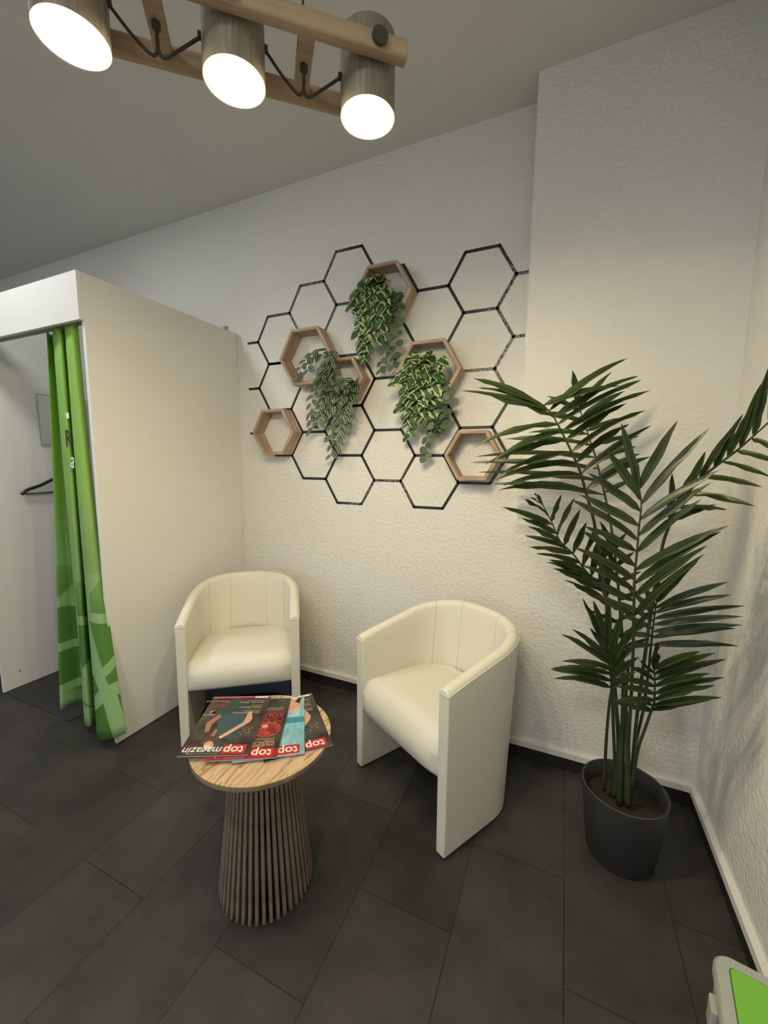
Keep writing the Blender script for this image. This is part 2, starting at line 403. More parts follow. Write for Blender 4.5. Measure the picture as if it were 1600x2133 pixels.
# mirror on the cabin's inner side
t = thing('mirror', 'frameless upright mirror on the inner side of the cabin', 'mirror', (-2.892, 1.53, 1.44))
o = boxobj('glass', (.001, .006, -.125, .14, 0, .295), M['mirror'], t, .001)
bm = BM()
for b in ((0, .0065, -.129, .144, -.004, 0), (0, .0065, -.129, .144, .295, .299), (0, .0065, -.129, -.125, 0, .295), (0, .0065, .14, .144, 0, .295)): box(bm, *b)
obj('rim', bm, M['rim_grey'], t)
o = boxobj('wood_block', (0, .02, 0, .06, 0, .085), M['beige'], None, .002); o.location = (-2.892, 1.462, 1.345)
tag(o, 'small pale wooden block under the mirror in the cabin', 'block')

# clothes hanger on the cabin wall
t = thing('clothes_hanger', 'black clothes hanger on the cabin wall below the mirror', 'hanger', (-2.886, 1.47, 1.16))
bm = BM()
tube(bm, catmull([(.012, -.195, -.012), (.012, -.165, .012), (.012, -.10, .035), (.012, 0, .075), (.012, .10, .035), (.012, .165, .012), (.012, .195, -.012)], 6), .0095, seg=8)
obj('shoulder', bm, M['black_plastic'], t, True)
bm = BM(); tube(bm, [(.012, -.185, -.010), (.012, .185, -.010)], .0045); obj('bar', bm, M['black_plastic'], t, True)
bm = BM(); tube(bm, catmull([(.012, 0, .07), (.012, 0, .10), (.012, .018, .125), (.012, .0, .145), (.012, -.018, .125)], 6), .0025, seg=6)
obj('hook', bm, M['rim_grey'], t, True)
bm = BM(); tube(bm, [(-.006, 0, .148), (.02, 0, .148)], .004); obj('peg', bm, M['rim_grey'], t, True)

# curtain: vertical folds gathered at the cabin's right side
cols = [((97, 692), 1.19, (128, 1478), 1.113, 1), ((109, 690), 1.235, (176, 1462), 1.215, 1), ((111, 688), 1.16, (176, 1506), 1.125, 1),
        ((124, 684), 1.137, (190, 1512), 1.10, 1), ((134, 682), 1.175, (203, 1505), 1.155, 1), ((137, 682), 1.135, (203, 1538), 1.055, 1.1),
        ((149, 680), 1.125, (235, 1537), 1.065, 1.3), ((162, 678), 1.15, (262, 1528), 1.092, 1.9)]
T0 = [at(a[0], a[1], Y) for a, Y, b, Yb, e in cols]; B0 = [at(b[0], b[1], Yb) for a, Y, b, Yb, e in cols]
for v in T0: v.z = 1.962
NZ, NS = 40, 6
bm = BM(); uvl = bm.loops.layers.uv.new('UVMap'); rows = []
for j in range(NZ + 1):
    s = j / NZ; P = []
    for c, a, b in zip(cols, T0, B0):
        e = c[4]; k = s ** e
        P.append(Vector((a.x + (b.x - a.x) * k, a.y + (b.y - a.y) * (s ** max(1, e)), a.z + (b.z - a.z) * s)))
    for i, p in enumerate(P):   # pinch pleats at the very top, soft waves below
        p.y += .006 * math.sin(i * 2.1 + s * 5) * s
        if s < .12: p.z -= (0.12 - s) / .12 * (0.028 if i == 3 else 0.0)
    rows.append(catmull(P, NS))
vr = [[bm.verts.new(p) for p in r] for r in rows]
nn_ = len(rows[0])
for j in range(NZ):
    for i in range(nn_ - 1):
        f = bm.faces.new((vr[j][i], vr[j][i + 1], vr[j + 1][i + 1], vr[j + 1][i]))
        for lp, (ii, jj) in zip(f.loops, ((i, j), (i + 1, j), (i + 1, j + 1), (i, j + 1))):
            lp[uvl].uv = (ii / NS * 0.075, 1.9 * (1 - jj / NZ))
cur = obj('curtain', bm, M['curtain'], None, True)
sd = cur.modifiers.new('thick', 'SOLIDIFY'); sd.thickness = 0.002
tag(cur, 'lime green printed curtain gathered at the right of the cabin opening', 'curtain')
M['print_white'] = mat('white_print', (0.75, 0.8, 0.72), 0.7); M['print_brown'] = mat('brown_print', (0.05, 0.035, 0.015), 0.7)
def cloth_y(px, py):
    """depth of the front of the curtain along a sight line: nearest sample of the folds"""
    best = None
    for r in rows:
        for p in r:
            q = p - CAM_POS; zc = q.dot(FWD); u = 800 + FPX * q.dot(RIGHT) / zc; v = 1066.5 - FPX * q.dot(UP) / zc
            d = (u - px) ** 2 + (v - py) ** 2 * .1
            if d < 60 and (best is None or p.y < best): best = p.y
    return best or 1.12
def printed(name, s, px, py, size, m, sx=.6, roll=0.0):
    Y = cloth_y(px + 5, py - size * 250) - .004
    return text_obj(name, s, size, m, cur, at(px, py, Y), (PI / 2, roll, 0), sx, bold=.001)
printed('printed_letter', 'R', 137, 931, .112, M['print_brown'], .70)
printed('printed_letter', 'a', 146, 972, .105, M['print_white'], .70, 0.25)
p0 = at(138, 872, cloth_y(143, 867) - .004); bm = BM(); box(bm, 0, .022, 0, .0005, 0, .026)
obj('printed_square', bm, M['print_white'], cur, loc=p0)

# ------------------------------------------------------------------ hexagon tape on the wall
S = 0.1545; X0, Z0 = -1.0167, 1.388
def hx(u, v, y=D): return Vector((X0 + u * S / 2, y, Z0 + v * S * .8660254))
E_ = """-10 5 -9 5;-9 5 -8 6;-8 6 -6 6;-6 6 -5 7;-5 7 -3 7;-3 7 -2 8;-2 8 0 8;0 8 1 7;1 7 0 6;1 7 3 7;3 7 4 6;-3 7 -2 6;-6 6 -5 5;-5 5 -6 4;-5 5 -3 5;-3 5 -2 6;-2 6 0 6;
-9 5 -8 4;-8 4 -6 4;-6 4 -5 3;-5 3 -6 2;-8 4 -9 3;-9 3 -10 3;-9 3 -8 2;-8 2 -6 2;-6 2 -5 1;-5 3 -3 3;-3 5 -2 4;-2 4 -3 3;-2 4 0 4;0 6 1 5;1 5 0 4;1 5 3 5;4 6 3 5;4 6 6 6;
6 6 7 7;7 7 9 7;9 7 10 6;10 6 10.65 6;10 6 9 5;9 5 7 5;7 5 6 6;9 5 10 4;10 4 10.6 4;10 4 9 3;9 3 7 3;9 3 10 2;10 2 10.6 2;10 2 9 1;7 5 6 4;6 4 7 3;6 4 4 4;4 4 3 5;4 4 3 3;
3 3 1 3;1 3 0 4;1 3 0 2;0 2 -2 2;-2 2 -3 3;0 2 1 1;1 1 3 1;3 1 4 2;4 2 3 3;4 2 6 2;6 2 7 3;6 2 7 1;7 1 9 1;9 1 10 0;10 0 9 -1;9 -1 7 -1;7 -1 6 0;6 0 7 1;6 0 4 0;4 0 3 1;
-10 1 -9 1;-5 1 -3 1;-5 1 -6 0;-6 0 -7.6 0;-6 0 -5 -1;-5 -1 -3 -1;-3 -1 -2 0;-2 0 -3 1;-3 1 -2 2;-2 0 0 0;0 0 1 1;0 0 1 -1;1 -1 3 -1;3 -1 4 0;
-3 -1 -2 -2;-2 -2 0 -2;0 -2 1 -1;3 -1 4 -2;4 -2 6 -2;6 -2 7 -1;-8 2 -9 1;-6 4 -8 4"""
bm = BM()
for e in E_.replace('\n', '').split(';'):
    a = [float(q) for q in e.split()]
    p, q = hx(a[0], a[1]), hx(a[2], a[3]); d = (q - p).normalized(); n = Vector((-d.z, 0, d.x)) * .0072
    p -= d * .0035; q += d * .0035
    y0 = Vector((0, -.0009, 0)); y1 = Vector((0, .0005, 0))
    vs = [bm.verts.new(w) for w in (p + n + y0, q + n + y0, q - n + y0, p - n + y0, p + n + y1, q + n + y1, q - n + y1, p - n + y1)]
    for f in ((0, 1, 2, 3), (4, 7, 6, 5), (0, 4, 5, 1), (1, 5, 6, 2), (2, 6, 7, 3), (3, 7, 4, 0)): bm.faces.new([vs[i] for i in f])
o = obj('honeycomb_wall_tape', bm, M['tape'])
tag(o, 'black tape honeycomb pattern stuck on the white back wall', 'wall decoration')

# ------------------------------------------------------------------ hexagon shelves, each of six boards
def hexshelf(cx, cz, side, depth, label, th=.016):
    t = thing('hexagon_shelf', label, 'shelf', (cx, D - .001, cz), 0, 'wooden hexagon shelves on the back wall')
    ri = side - th / .8660254
    for k in range(6):
        a = math.radians(60 * k + 60)
        # board lies on the side whose outward normal points at angle (60k+30)
        na = math.radians(60 * k + 30)
        nrm = Vector((math.cos(na), 0, math.sin(na))); tx = Vector((math.sin(na), 0, -math.cos(na)))
        ho, hi_ = side / 2, ri / 2
        do, di = side * .8660254, ri * .8660254
        bm = BM()
        pts = [(-ho, 0, 0), (ho, 0, 0), (hi_, 0, -th), (-hi_, 0, -th)]
        f0 = [bm.verts.new((x, 0, z)) for x, y, z in pts]; f1 = [bm.verts.new((x, -depth, z)) for x, y, z in pts]
        bm.faces.new(f0); bm.faces.new(f1)
        for i in range(4): bm.faces.new((f0[i], f0[(i + 1) % 4], f1[(i + 1) % 4], f1[i]))
        o = obj('board', bm, M['oak_shelf'], t)
        mt = Matrix((( tx.x, 0, nrm.x, nrm.x * do), (0, 1, 0, 0), (tx.z, 0, nrm.z, nrm.z * do), (0, 0, 0, 1)))
        o.matrix_local = mt
        bev(o, .0012, 1)
    return t
hexshelf(-1.553, 1.520, .149, .085, 'empty hexagon shelf low at the left end of the honeycomb')
hexshelf(-1.320, 1.919, .170, .090, 'large hexagon shelf with a striped trailing plant, upper left')
hexshelf(-1.088, 1.784, .124, .088, 'small hexagon shelf touching the large left one, plant hanging from it')
hexshelf(-0.864, 2.175, .158, .088, 'topmost hexagon shelf, holding a variegated trailing plant')
hexshelf(-0.623, 1.786, .164, .088, 'hexagon shelf right of centre with a variegated trailing plant')
hexshelf(-0.396, 1.388, .133, .088, 'empty hexagon shelf at the lower right, behind the palm leaves')

# ------------------------------------------------------------------ leaves and trailing plants
PROF = {
 'inch': [(0, .08), (.10, .55), (.25, .92), (.42, 1), (.6, .95), (.78, .70), (.90, .36), (1, .02)],
 'swiss': [(-.06, .35), (.02, .85), (.12, 1.0), (.22, 1.0), (.30, .78), (.36, .98), (.47, .92), (.54, .68), (.60, .80), (.72, .62), (.84, .40), (1, .02)],
 'euca': [(0, .15), (.10, .62), (.26, .92), (.5, 1.02), (.72, .86), (.9, .5), (1, .10)],
 'palm': [(0, .16), (.05, .45), (.14, .85), (.3, 1), (.5, 1), (.68, .82), (.82, .55), (.93, .26), (1, .01)]}
def leaf(bm, uvl, base, dr, nrm, L, W, kind, droop=.15, fold=.22, seed=0.0):
    dr = dr.normalized(); nrm = (nrm - dr * nrm.dot(dr)).normalized(); sd = dr.cross(nrm)
    R_ = []
    for v, w in PROF[kind]:
        c = base + dr * (L * v) - nrm * (droop * L * v * v)
        off = nrm * (fold * W * w * .5)
        R_.append((bm.verts.new(c - sd * (W / 2 * w) + off), bm.verts.new(c), bm.verts.new(c + sd * (W / 2 * w) + off), v, w))
    for a, b in zip(R_, R_[1:]):
        for (i, j) in ((0, 1), (1, 2)):
            f = bm.faces.new((a[i], a[j], b[j], b[i])); f.smooth = True
            for lp, (row, idx) in zip(f.loops, ((a, i), (a, j), (b, j), (b, i))):
                lp[uvl].uv = (0.0 if idx == 1 else (1.0 if kind != 'swiss' else min(1, row[4])), row[3] + seed)
def vine(parent, pxpts, kind, L, W, spacing, material, jitter=1.0, seed=0, spread=1.0):
    rnd = random.Random(seed)
    P = catmull([at(x, y, Y) for x, y, Y in pxpts], 10)
    bm = BM(); tube(bm, P, .0012, .0009, 5); st = obj('stem', bm, M['vine_stem'], parent, True)
    bm = BM(); uvl = bm.loops.layers.uv.new('UVMap')
    acc = 0; side = 1
    for a, b in zip(P, P[1:]):
        acc += (b - a).length
        if acc >= spacing:
            acc = 0; side = -side
            t = (b - a).normalized()
            lat = Vector((side * (1.0 + .3 * rnd.random()), -.55 + .5 * (rnd.random() - .5), 0)) * spread
            d = (t * (.55 + .5 * rnd.random()) + lat * .8 + Vector((0, 0, -.45 * rnd.random()))).normalized()
            nr = Vector((rnd.uniform(-.5, .5) * jitter, -1, .55 + rnd.uniform(-.3, .5) * jitter))
            s = rnd.uniform(.78, 1.12)
            p = b + d * .004
            if p.y > D - .01: p.y = D - .01
            leaf(bm, uvl, p, d, nr, L * s, W * s, kind, .18, .15 if kind != 'euca' else .05, rnd.random() * 40)
    for v in bm.verts:
        if v.co.y > D - .006: v.co.y = D - .006
    obj('leaves', bm, material, st)
def plant(name, label, vines, kind, L, W, spacing, material, loc, seed):
    t = thing(name, label, 'plant', (0, 0, 0), 0, 'trailing plants in the hexagon shelves')
    for i, v in enumerate(vines): vine(t, v, kind, L, W, spacing, material, seed=seed * 100 + i)
    # move the origin to the shelf without moving the parts
    t.location = loc
    for c in t.children: c.location = -Vector(loc)
    return t
F = 1.885; G = 1.915
plant('inch_plant', 'striped trailing plant spilling from the large left hexagon shelf',
      [[(702, 738, G), (680, 728, G), (655, 735, 1.9), (632, 757, F), (622, 785, 1.88)],
       [(700, 742, G), (672, 740, 1.9), (648, 752, F), (640, 775, 1.88)],
       [(705, 745, G), (682, 752, F), (668, 790, 1.87), (655, 820, 1.88), (648, 850, 1.9), (652, 890, 1.92)],
       [(700, 745, G), (690, 760, F), (684, 800, 1.87), (672, 838, 1.885), (662, 862, 1.91)],
       [(705, 740, G), (690, 742, F), (676, 765, 1.87), (662, 800, 1.88), (640, 808, 1.89)],
       [(708, 738, G), (697, 733, F), (690, 750, 1.87), (698, 775, 1.865)]],
      'inch', .057, .029, .0185, M['inch_leaf'], (-1.24, D - .02, 1.84), 1)
plant('inch_plant', 'striped trailing plant hanging furthest down, from the small hexagon shelf',
      [[(755, 803, G), (735, 800, F), (715, 815, 1.87), (700, 850, 1.88), (692, 900, 1.91), (691, 952, 1.93)],
       [(758, 805, G), (742, 795, F), (722, 790, 1.87), (700, 800, 1.87), (685, 830, 1.88)],
       [(755, 810, G), (738, 808, F), (725, 835, 1.87), (722, 860, 1.88), (722, 885, 1.9)],
       [(752, 808, G), (730, 812, F), (710, 830, 1.87), (690, 845, 1.88), (672, 860, 1.9), (665, 880, 1.91)],
       [(750, 806, G), (735, 818, F), (718, 850, 1.87), (708, 885, 1.89), (700, 925, 1.92)],
       [(758, 806, G), (748, 800, 1.9), (738, 805, F), (730, 825, 1.87)],
       [(740, 812, F), (712, 810, 1.87), (690, 815, 1.87), (672, 835, 1.88)]],
      'inch', .057, .029, .0185, M['inch_leaf'], (-1.03, D - .02, 1.69), 2)
plant('swiss_vine', 'cream variegated vine hanging from the topmost hexagon shelf',
      [[(815, 585, G), (790, 578, F), (762, 583, 1.87), (745, 610, 1.87), (738, 650, 1.885)],
       [(810, 588, G), (785, 585, F), (770, 610, 1.865), (758, 650, 1.87), (750, 690, 1.89), (760, 715, 1.9)],
       [(812, 585, G), (795, 590, F), (785, 625, 1.86), (775, 670, 1.87), (768, 710, 1.89), (757, 745, 1.92)],
       [(815, 590, G), (803, 600, F), (800, 635, 1.86), (795, 670, 1.87), (790, 700, 1.89)],
       [(805, 580, G), (790, 575, F), (775, 590, 1.87), (760, 625, 1.87), (755, 665, 1.88)],
       [(800, 582, G), (780, 580, F), (755, 600, 1.87), (742, 630, 1.88)]],
      'swiss', .060, .052, .0235, M['swiss_leaf'], (-.87, D - .02, 2.05), 3)
plant('eucalyptus_vine', 'dusty green round-leaved trailing plant under the topmost hexagon shelf',
      [[(815, 600, G), (830, 618, 1.9), (826, 650, F), (812, 690, 1.885), (800, 730, 1.90), (792, 775, 1.93)],
       [(818, 600, G), (835, 630, 1.9), (832, 670, F), (826, 710, 1.89), (822, 745, 1.91), (818, 770, 1.93)],
       [(812, 610, G), (818, 640, 1.89), (815, 680, F), (812, 720, 1.90), (818, 745, 1.92)]],
      'euca', .036, .036, .021, M['euca_leaf'], (-.82, D - .02, 2.06), 4)
plant('swiss_vine', 'cream variegated vine hanging from the right of centre hexagon shelf',
      [[(905, 762, G), (880, 742, F), (858, 755, 1.87), (842, 780, 1.87), (826, 800, 1.88)],
       [(905, 765, G), (885, 750, F), (870, 785, 1.86), (852, 820, 1.87), (838, 850, 1.89)],
       [(908, 765, G), (895, 755, F), (885, 795, 1.86), (876, 835, 1.87), (880, 870, 1.89)],
       [(905, 762, G), (910, 748, F), (925, 756, 1.88)],
       [(900, 765, G), (878, 770, F), (865, 820, 1.865), (855, 865, 1.88), (852, 905, 1.92)],
       [(910, 770, G), (908, 775, F), (905, 800, 1.87), (900, 835, 1.88), (892, 862, 1.9)],
       [(900, 760, G), (872, 755, F), (850, 790, 1.865), (845, 825, 1.87)]],
      'swiss', .060, .052, .0235, M['swiss_leaf'], (-.62, D - .02, 1.66), 5)
plant('eucalyptus_vine', 'dusty green round-leaved trailing plant under the right of centre hexagon shelf',
      [[(920, 775, G), (932, 795, 1.9), (934, 830, F), (925, 862, 1.90), (912, 892, 1.93)],
       [(905, 800, G), (892, 850, F), (890, 900, 1.90), (888, 950, 1.93)],
       [(915, 800, G), (925, 840, F), (918, 880, 1.91), (903, 905, 1.94)],
       [(918, 790, G), (912, 830, F), (905, 865, 1.90), (898, 895, 1.93)],
       [(870, 820, 1.9), (852, 845, 1.89), (845, 870, 1.9)]],
      'euca', .040, .040, .020, M['euca_leaf'], (-.58, D - .02, 1.66), 6)

# ------------------------------------------------------------------ tub chairs
W_, DP, LA, TH = .555, .52, .25, .046
H0, H1 = .614, .714
def chair_sample(s, off, k):
    """point on the chair's horseshoe outline; off moves it inwards, k is height 0..1 (the back leans out)"""
    dp = DP - .075 * (1 - k) * 1.0
    w = W_ / 2 - off
    d = dp - off
    la = LA
    if s < .27: q = s / .27; return Vector((-w, la * q))
    if s > .73: q = (1 - s) / .27; return Vector((w, la * q))
    a = (s - .27) / .46 * PI
    e = .80
    cx_, sy_ = -math.cos(a), math.sin(a)
    return Vector((w * math.copysign(abs(cx_) ** e, cx_), la + (d - la) * abs(sy_) ** e))
def top_h(y): return H0 + (H1 - H0) * min(1, max(0, y / DP)) ** .9
def make_chair(label):
    t = thing('tub_chair', label, 'chair', (0, 0, 0), 0, 'cream tub chairs')
    n = 72; bm = BM(); rings = []
    zs = 10
    for i in range(n + 1):
        s = i / n; yb = chair_sample(s, 0, 1).y; h = top_h(yb); sec = []
        for j in range(zs + 1):
            k = j / zs; p = chair_sample(s, 0, k); sec.append(Vector((p.x, p.y, .008 + (h - .020 - .008) * k)))
        for a in (30, 60, 90, 120, 150):
            ra = math.radians(a); o_ = TH / 2 - TH / 2 * math.cos(ra)
            p = chair_sample(s, o_, 1); sec.append(Vector((p.x, p.y, h - .020 + .020 * math.sin(ra))))
        for j in range(zs, -1, -1):
            k = j / zs; p = chair_sample(s, TH * (1 - .12 * (1 - k)), k); sec.append(Vector((p.x, p.y, .008 + (h - .020 - .008) * k)))
        rings.append([bm.verts.new(v) for v in sec])
    m_ = len(rings[0])
    for a, b in zip(rings, rings[1:]):
        for j in range(m_ - 1): bm.faces.new((a[j], a[j + 1], b[j + 1], b[j]))
        bm.faces.new((a[-1], a[0], b[0], b[-1]))
    bm.faces.new(rings[0]); bm.faces.new(rings[-1])
    sh = auto(obj('shell', bm, M['leather'], t), 50); bev(sh, .005, 3)
    # stitched seams on the inside and piping along the outer top edge
    bm = BM()
    for s in (.36, .45, .55, .64):
        pts = []
        for j in range(16):
            k = .55 + .45 * j / 15; p = chair_sample(s, TH * (1 - .12 * (1 - k)) + .0002, k); h = top_h(chair_sample(s, 0, 1).y)
            pts.append((p.x, p.y, .008 + (h - .028) * k))
        for a in (150, 120, 90, 60, 30, 0):
            ra = math.radians(a); p = chair_sample(s, TH / 2 - TH / 2 * math.cos(ra), 1)
            pts.append((p.x, p.y, h - .0198 + .0202 * math.sin(ra)))
        tube(bm, pts, .0009, seg=5)
    obj('seam', bm, M['seam'], sh, True)
    bm = BM(); pts = []
    for i in range(n + 1):
        s = i / n; p = chair_sample(s, -.0005, 1); pts.append((p.x, p.y, top_h(p.y) - .018))
    pts = [(pts[0][0] + TH, -.001, pts[0][2])] + pts + [(pts[-1][0] - TH, -.001, pts[-1][2])]
    tube(bm, pts, .0018, seg=6); obj('piping', bm, M['leather'], sh, True)
    # seat cushion: D-shaped plan, round front edge
    bm = BM(); nx, ny = 28, 24; top = []; 
    def seat_xy(u, v):
        y = -.012 + v * (DP - TH - .035)
        w = W_ / 2 - TH + .002
        if y > LA:
            q = min(1, (y - LA) / (DP - TH - LA - .012)); w = w * max(0.0, 1 - q ** 2.6) ** .5 if q < 1 else 0
        return Vector((u * w, y))
    Zt, Zb = .425, .285
    for j in range(ny + 1):
        v = j / ny; row = []
        for i in range(nx + 1):
            u = -1 + 2 * i / nx; p = seat_xy(u, v)
            crown = .018 * (1 - u ** 4) * math.sin(PI * min(1, v * 1.0 + .08)) - .022 * v
            fr = 0.0
            if v < .14: fr = -(1 - (v / .14)) ** 2.2 * .050
            edge = -.012 * max(0, abs(u) - .9) / .1
            row.append(bm.verts.new((p.x, p.y + (.014 * abs(u) ** 9 if v < .05 else 0), Zt + crown + fr + edge)))
        top.append(row)
    for a, b in zip(top, top[1:]):
        for i in range(nx): bm.faces.new((a[i], a[i + 1], b[i + 1], b[i]))
    prev = top[0]
    for (dy, z) in ((-.012, Zt - .062), (-.016, Zt - .085), (-.012, Zb + .018), (-.003, Zb + .004), (.012, Zb)):
        row = [bm.verts.new((v.co.x, .004 + (dy - .010) * (1 - min(1, abs(v.co.x) / (W_ / 2 - TH)) ** 9), z)) for v in top[0]]
        for i in range(nx): bm.faces.new((prev[i], prev[i + 1], row[i + 1], row[i]))
        prev = row
    back = [bm.verts.new((v.co.x, LA, Zb)) for v in top[0]]
    for i in range(nx): bm.faces.new((prev[i], prev[i + 1], back[i + 1], back[i]))
    obj('seat', bm, M['leather'], t, True)
    # dark blue cloth lining behind the legs room
    bm = BM(); r0, r1 = [], []
    for i in range(31):
        s = .30 + .40 * i / 30
        for r, k, z in ((r0, .0, .012), (r1, .5, .30)):
            p = chair_sample(s, TH + .004, k); r.append(bm.verts.new((p.x, p.y, z)))
    for i in range(30): bm.faces.new((r0[i], r0[i + 1], r1[i + 1], r1[i]))
    o = obj('lower_lining', bm, M['blue_lining'], t, True); o['label'] = 'dark blue cloth lining under the seat'
    md = o.modifiers.new('s', 'SOLIDIFY'); md.thickness = .003
    for (x, y) in ((-W_ / 2 + .022, .03), (W_ / 2 - .022, .03), (-.15, DP - .13), (.15, DP - .13)):
        bm = BM(); lathe(bm, [(.016, 0), (.016, .012)], 16, x, y, True, True); obj('foot', bm, M['black_plastic'], t)
    return t
ch = make_chair('cream faux leather tub chair on the right, facing the table sideways')
# right chair: outer front corners measured on the floor
def place_chair(c, near, far):
    n_, f_ = Vector(near), Vector(far); mid = (n_ + f_) / 2; u = (n_ - f_).normalized()
    c.location = (mid.x, mid.y, 0); c.rotation_euler = (0, 0, math.atan2(u.y, u.x))
place_chair(ch, (-.302, 1.201), (-.774, 1.472))
ch2 = copy_tree(ch); ch2['label'] = 'cream faux leather tub chair on the left, beside the white cabin, facing the camera'
place_chair(ch2, (-1.124, 1.545), (-1.575, 1.206))

# ------------------------------------------------------------------ slatted side table
TX, TY = -.815, .915
t = thing('side_table', 'round oak topped side table on a flared slatted base', 'table', (TX, TY, 0))
bm = BM(); lathe(bm, [(.2095, .503), (.2105, .5022)], 96, cap0=True); 
o = obj('table_top', bm, M['oak_top'], t)
bm = BM(); lathe(bm, [(.2104, .5022), (.2110, .5012), (.2110, .488), (.2100, .487)], 96, cap1=True); auto(obj('edge_band', bm, M['oak_edge'], o), 40)
NSL = 44
for k in range(NSL):
    a = 2 * PI * (k + .5) / NSL
    bm = BM(); rt, rb = .096, .148; w = .0050; dp = .016
    pr = [(rt, .488), (rb, .0)]
    vs = []
    for r, z in pr:
        for (dr, dw) in ((0, -w), (0, w), (-dp, w), (-dp, -w)): vs.append(bm.verts.new((r + dr, dw, z)))
    for f in ((0, 1, 5, 4), (1, 2, 6, 5), (2, 3, 7, 6), (3, 0, 4, 7), (0, 3, 2, 1), (4, 5, 6, 7)): bm.faces.new([vs[i] for i in f])
    o = obj('slat', bm, M['slat'], t, rot=(0, 0, a)); bev(o, .0012, 1)
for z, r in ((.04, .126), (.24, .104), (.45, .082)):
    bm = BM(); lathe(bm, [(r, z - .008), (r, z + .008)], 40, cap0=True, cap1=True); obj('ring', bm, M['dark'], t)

# ------------------------------------------------------------------ magazines, fanned out on the table
def flat(bm, pts, z, mi=0):
    f = bm.faces.new([bm.verts.new((x, y, z)) for x, y in pts]); f.material_index = mi
def decal(name, pts, m, parent, z):
    bm = BM(); flat(bm, pts, z); return obj(name, bm, m, parent)
MC = {k: mat('ink_' + k, c, .3) for k, c in dict(
    night=(0.028, 0.024, 0.022), red=(0.50, 0.02, 0.018), pink=(0.55, 0.12, 0.12), white=(0.80, 0.79, 0.76), teal=(0.035, 0.075, 0.085), teal2=(0.02, 0.045, 0.045),
    skin=(0.62, 0.33, 0.20), skin2=(0.36, 0.16, 0.10), gold=(0.55, 0.30, 0.11), brown=(0.10, 0.055, 0.03), wine=(0.17, 0.008, 0.02), pool=(0.19, 0.44, 0.52),
    pool2=(0.04, 0.23, 0.33), black=(0.01, 0.012, 0.014), darkred=(0.28, 0.015, 0.015), tan=(0.50, 0.27, 0.14), cream=(0.62, 0.47, 0.30)).items()}
n_ = noise_color(MC['night'], 14, (0.012, 0.010, 0.009), (0.075, 0.058, 0.045), 5)
noise_color(MC['pool'], 60, (0.15, 0.38, 0.46), (0.28, 0.54, 0.60), 4, (1, .35, 1))
noise_color(MC['wine'], 90, (0.10, 0.004, 0.01), (0.50, 0.06, 0.04), 4)
MW, ML = .200, .290
def P_(x, y): return ((x - .5) * MW, (y - .5) * ML)      # reading frame: x to the right, y to the title
def PP(*a): return [P_(a[i], a[i + 1]) for i in range(0, len(a), 2)]
def blob(cx, cy, rx, ry, rot=0, n=14):
    c, s = math.cos(rot), math.sin(rot); X, Y = P_(cx, cy)
    return [(X + rx * math.cos(2 * PI * i / n) * c - ry * math.sin(2 * PI * i / n) * s, Y + rx * math.cos(2 * PI * i / n) * s + ry * math.sin(2 * PI * i / n) * c) for i in range(n)]
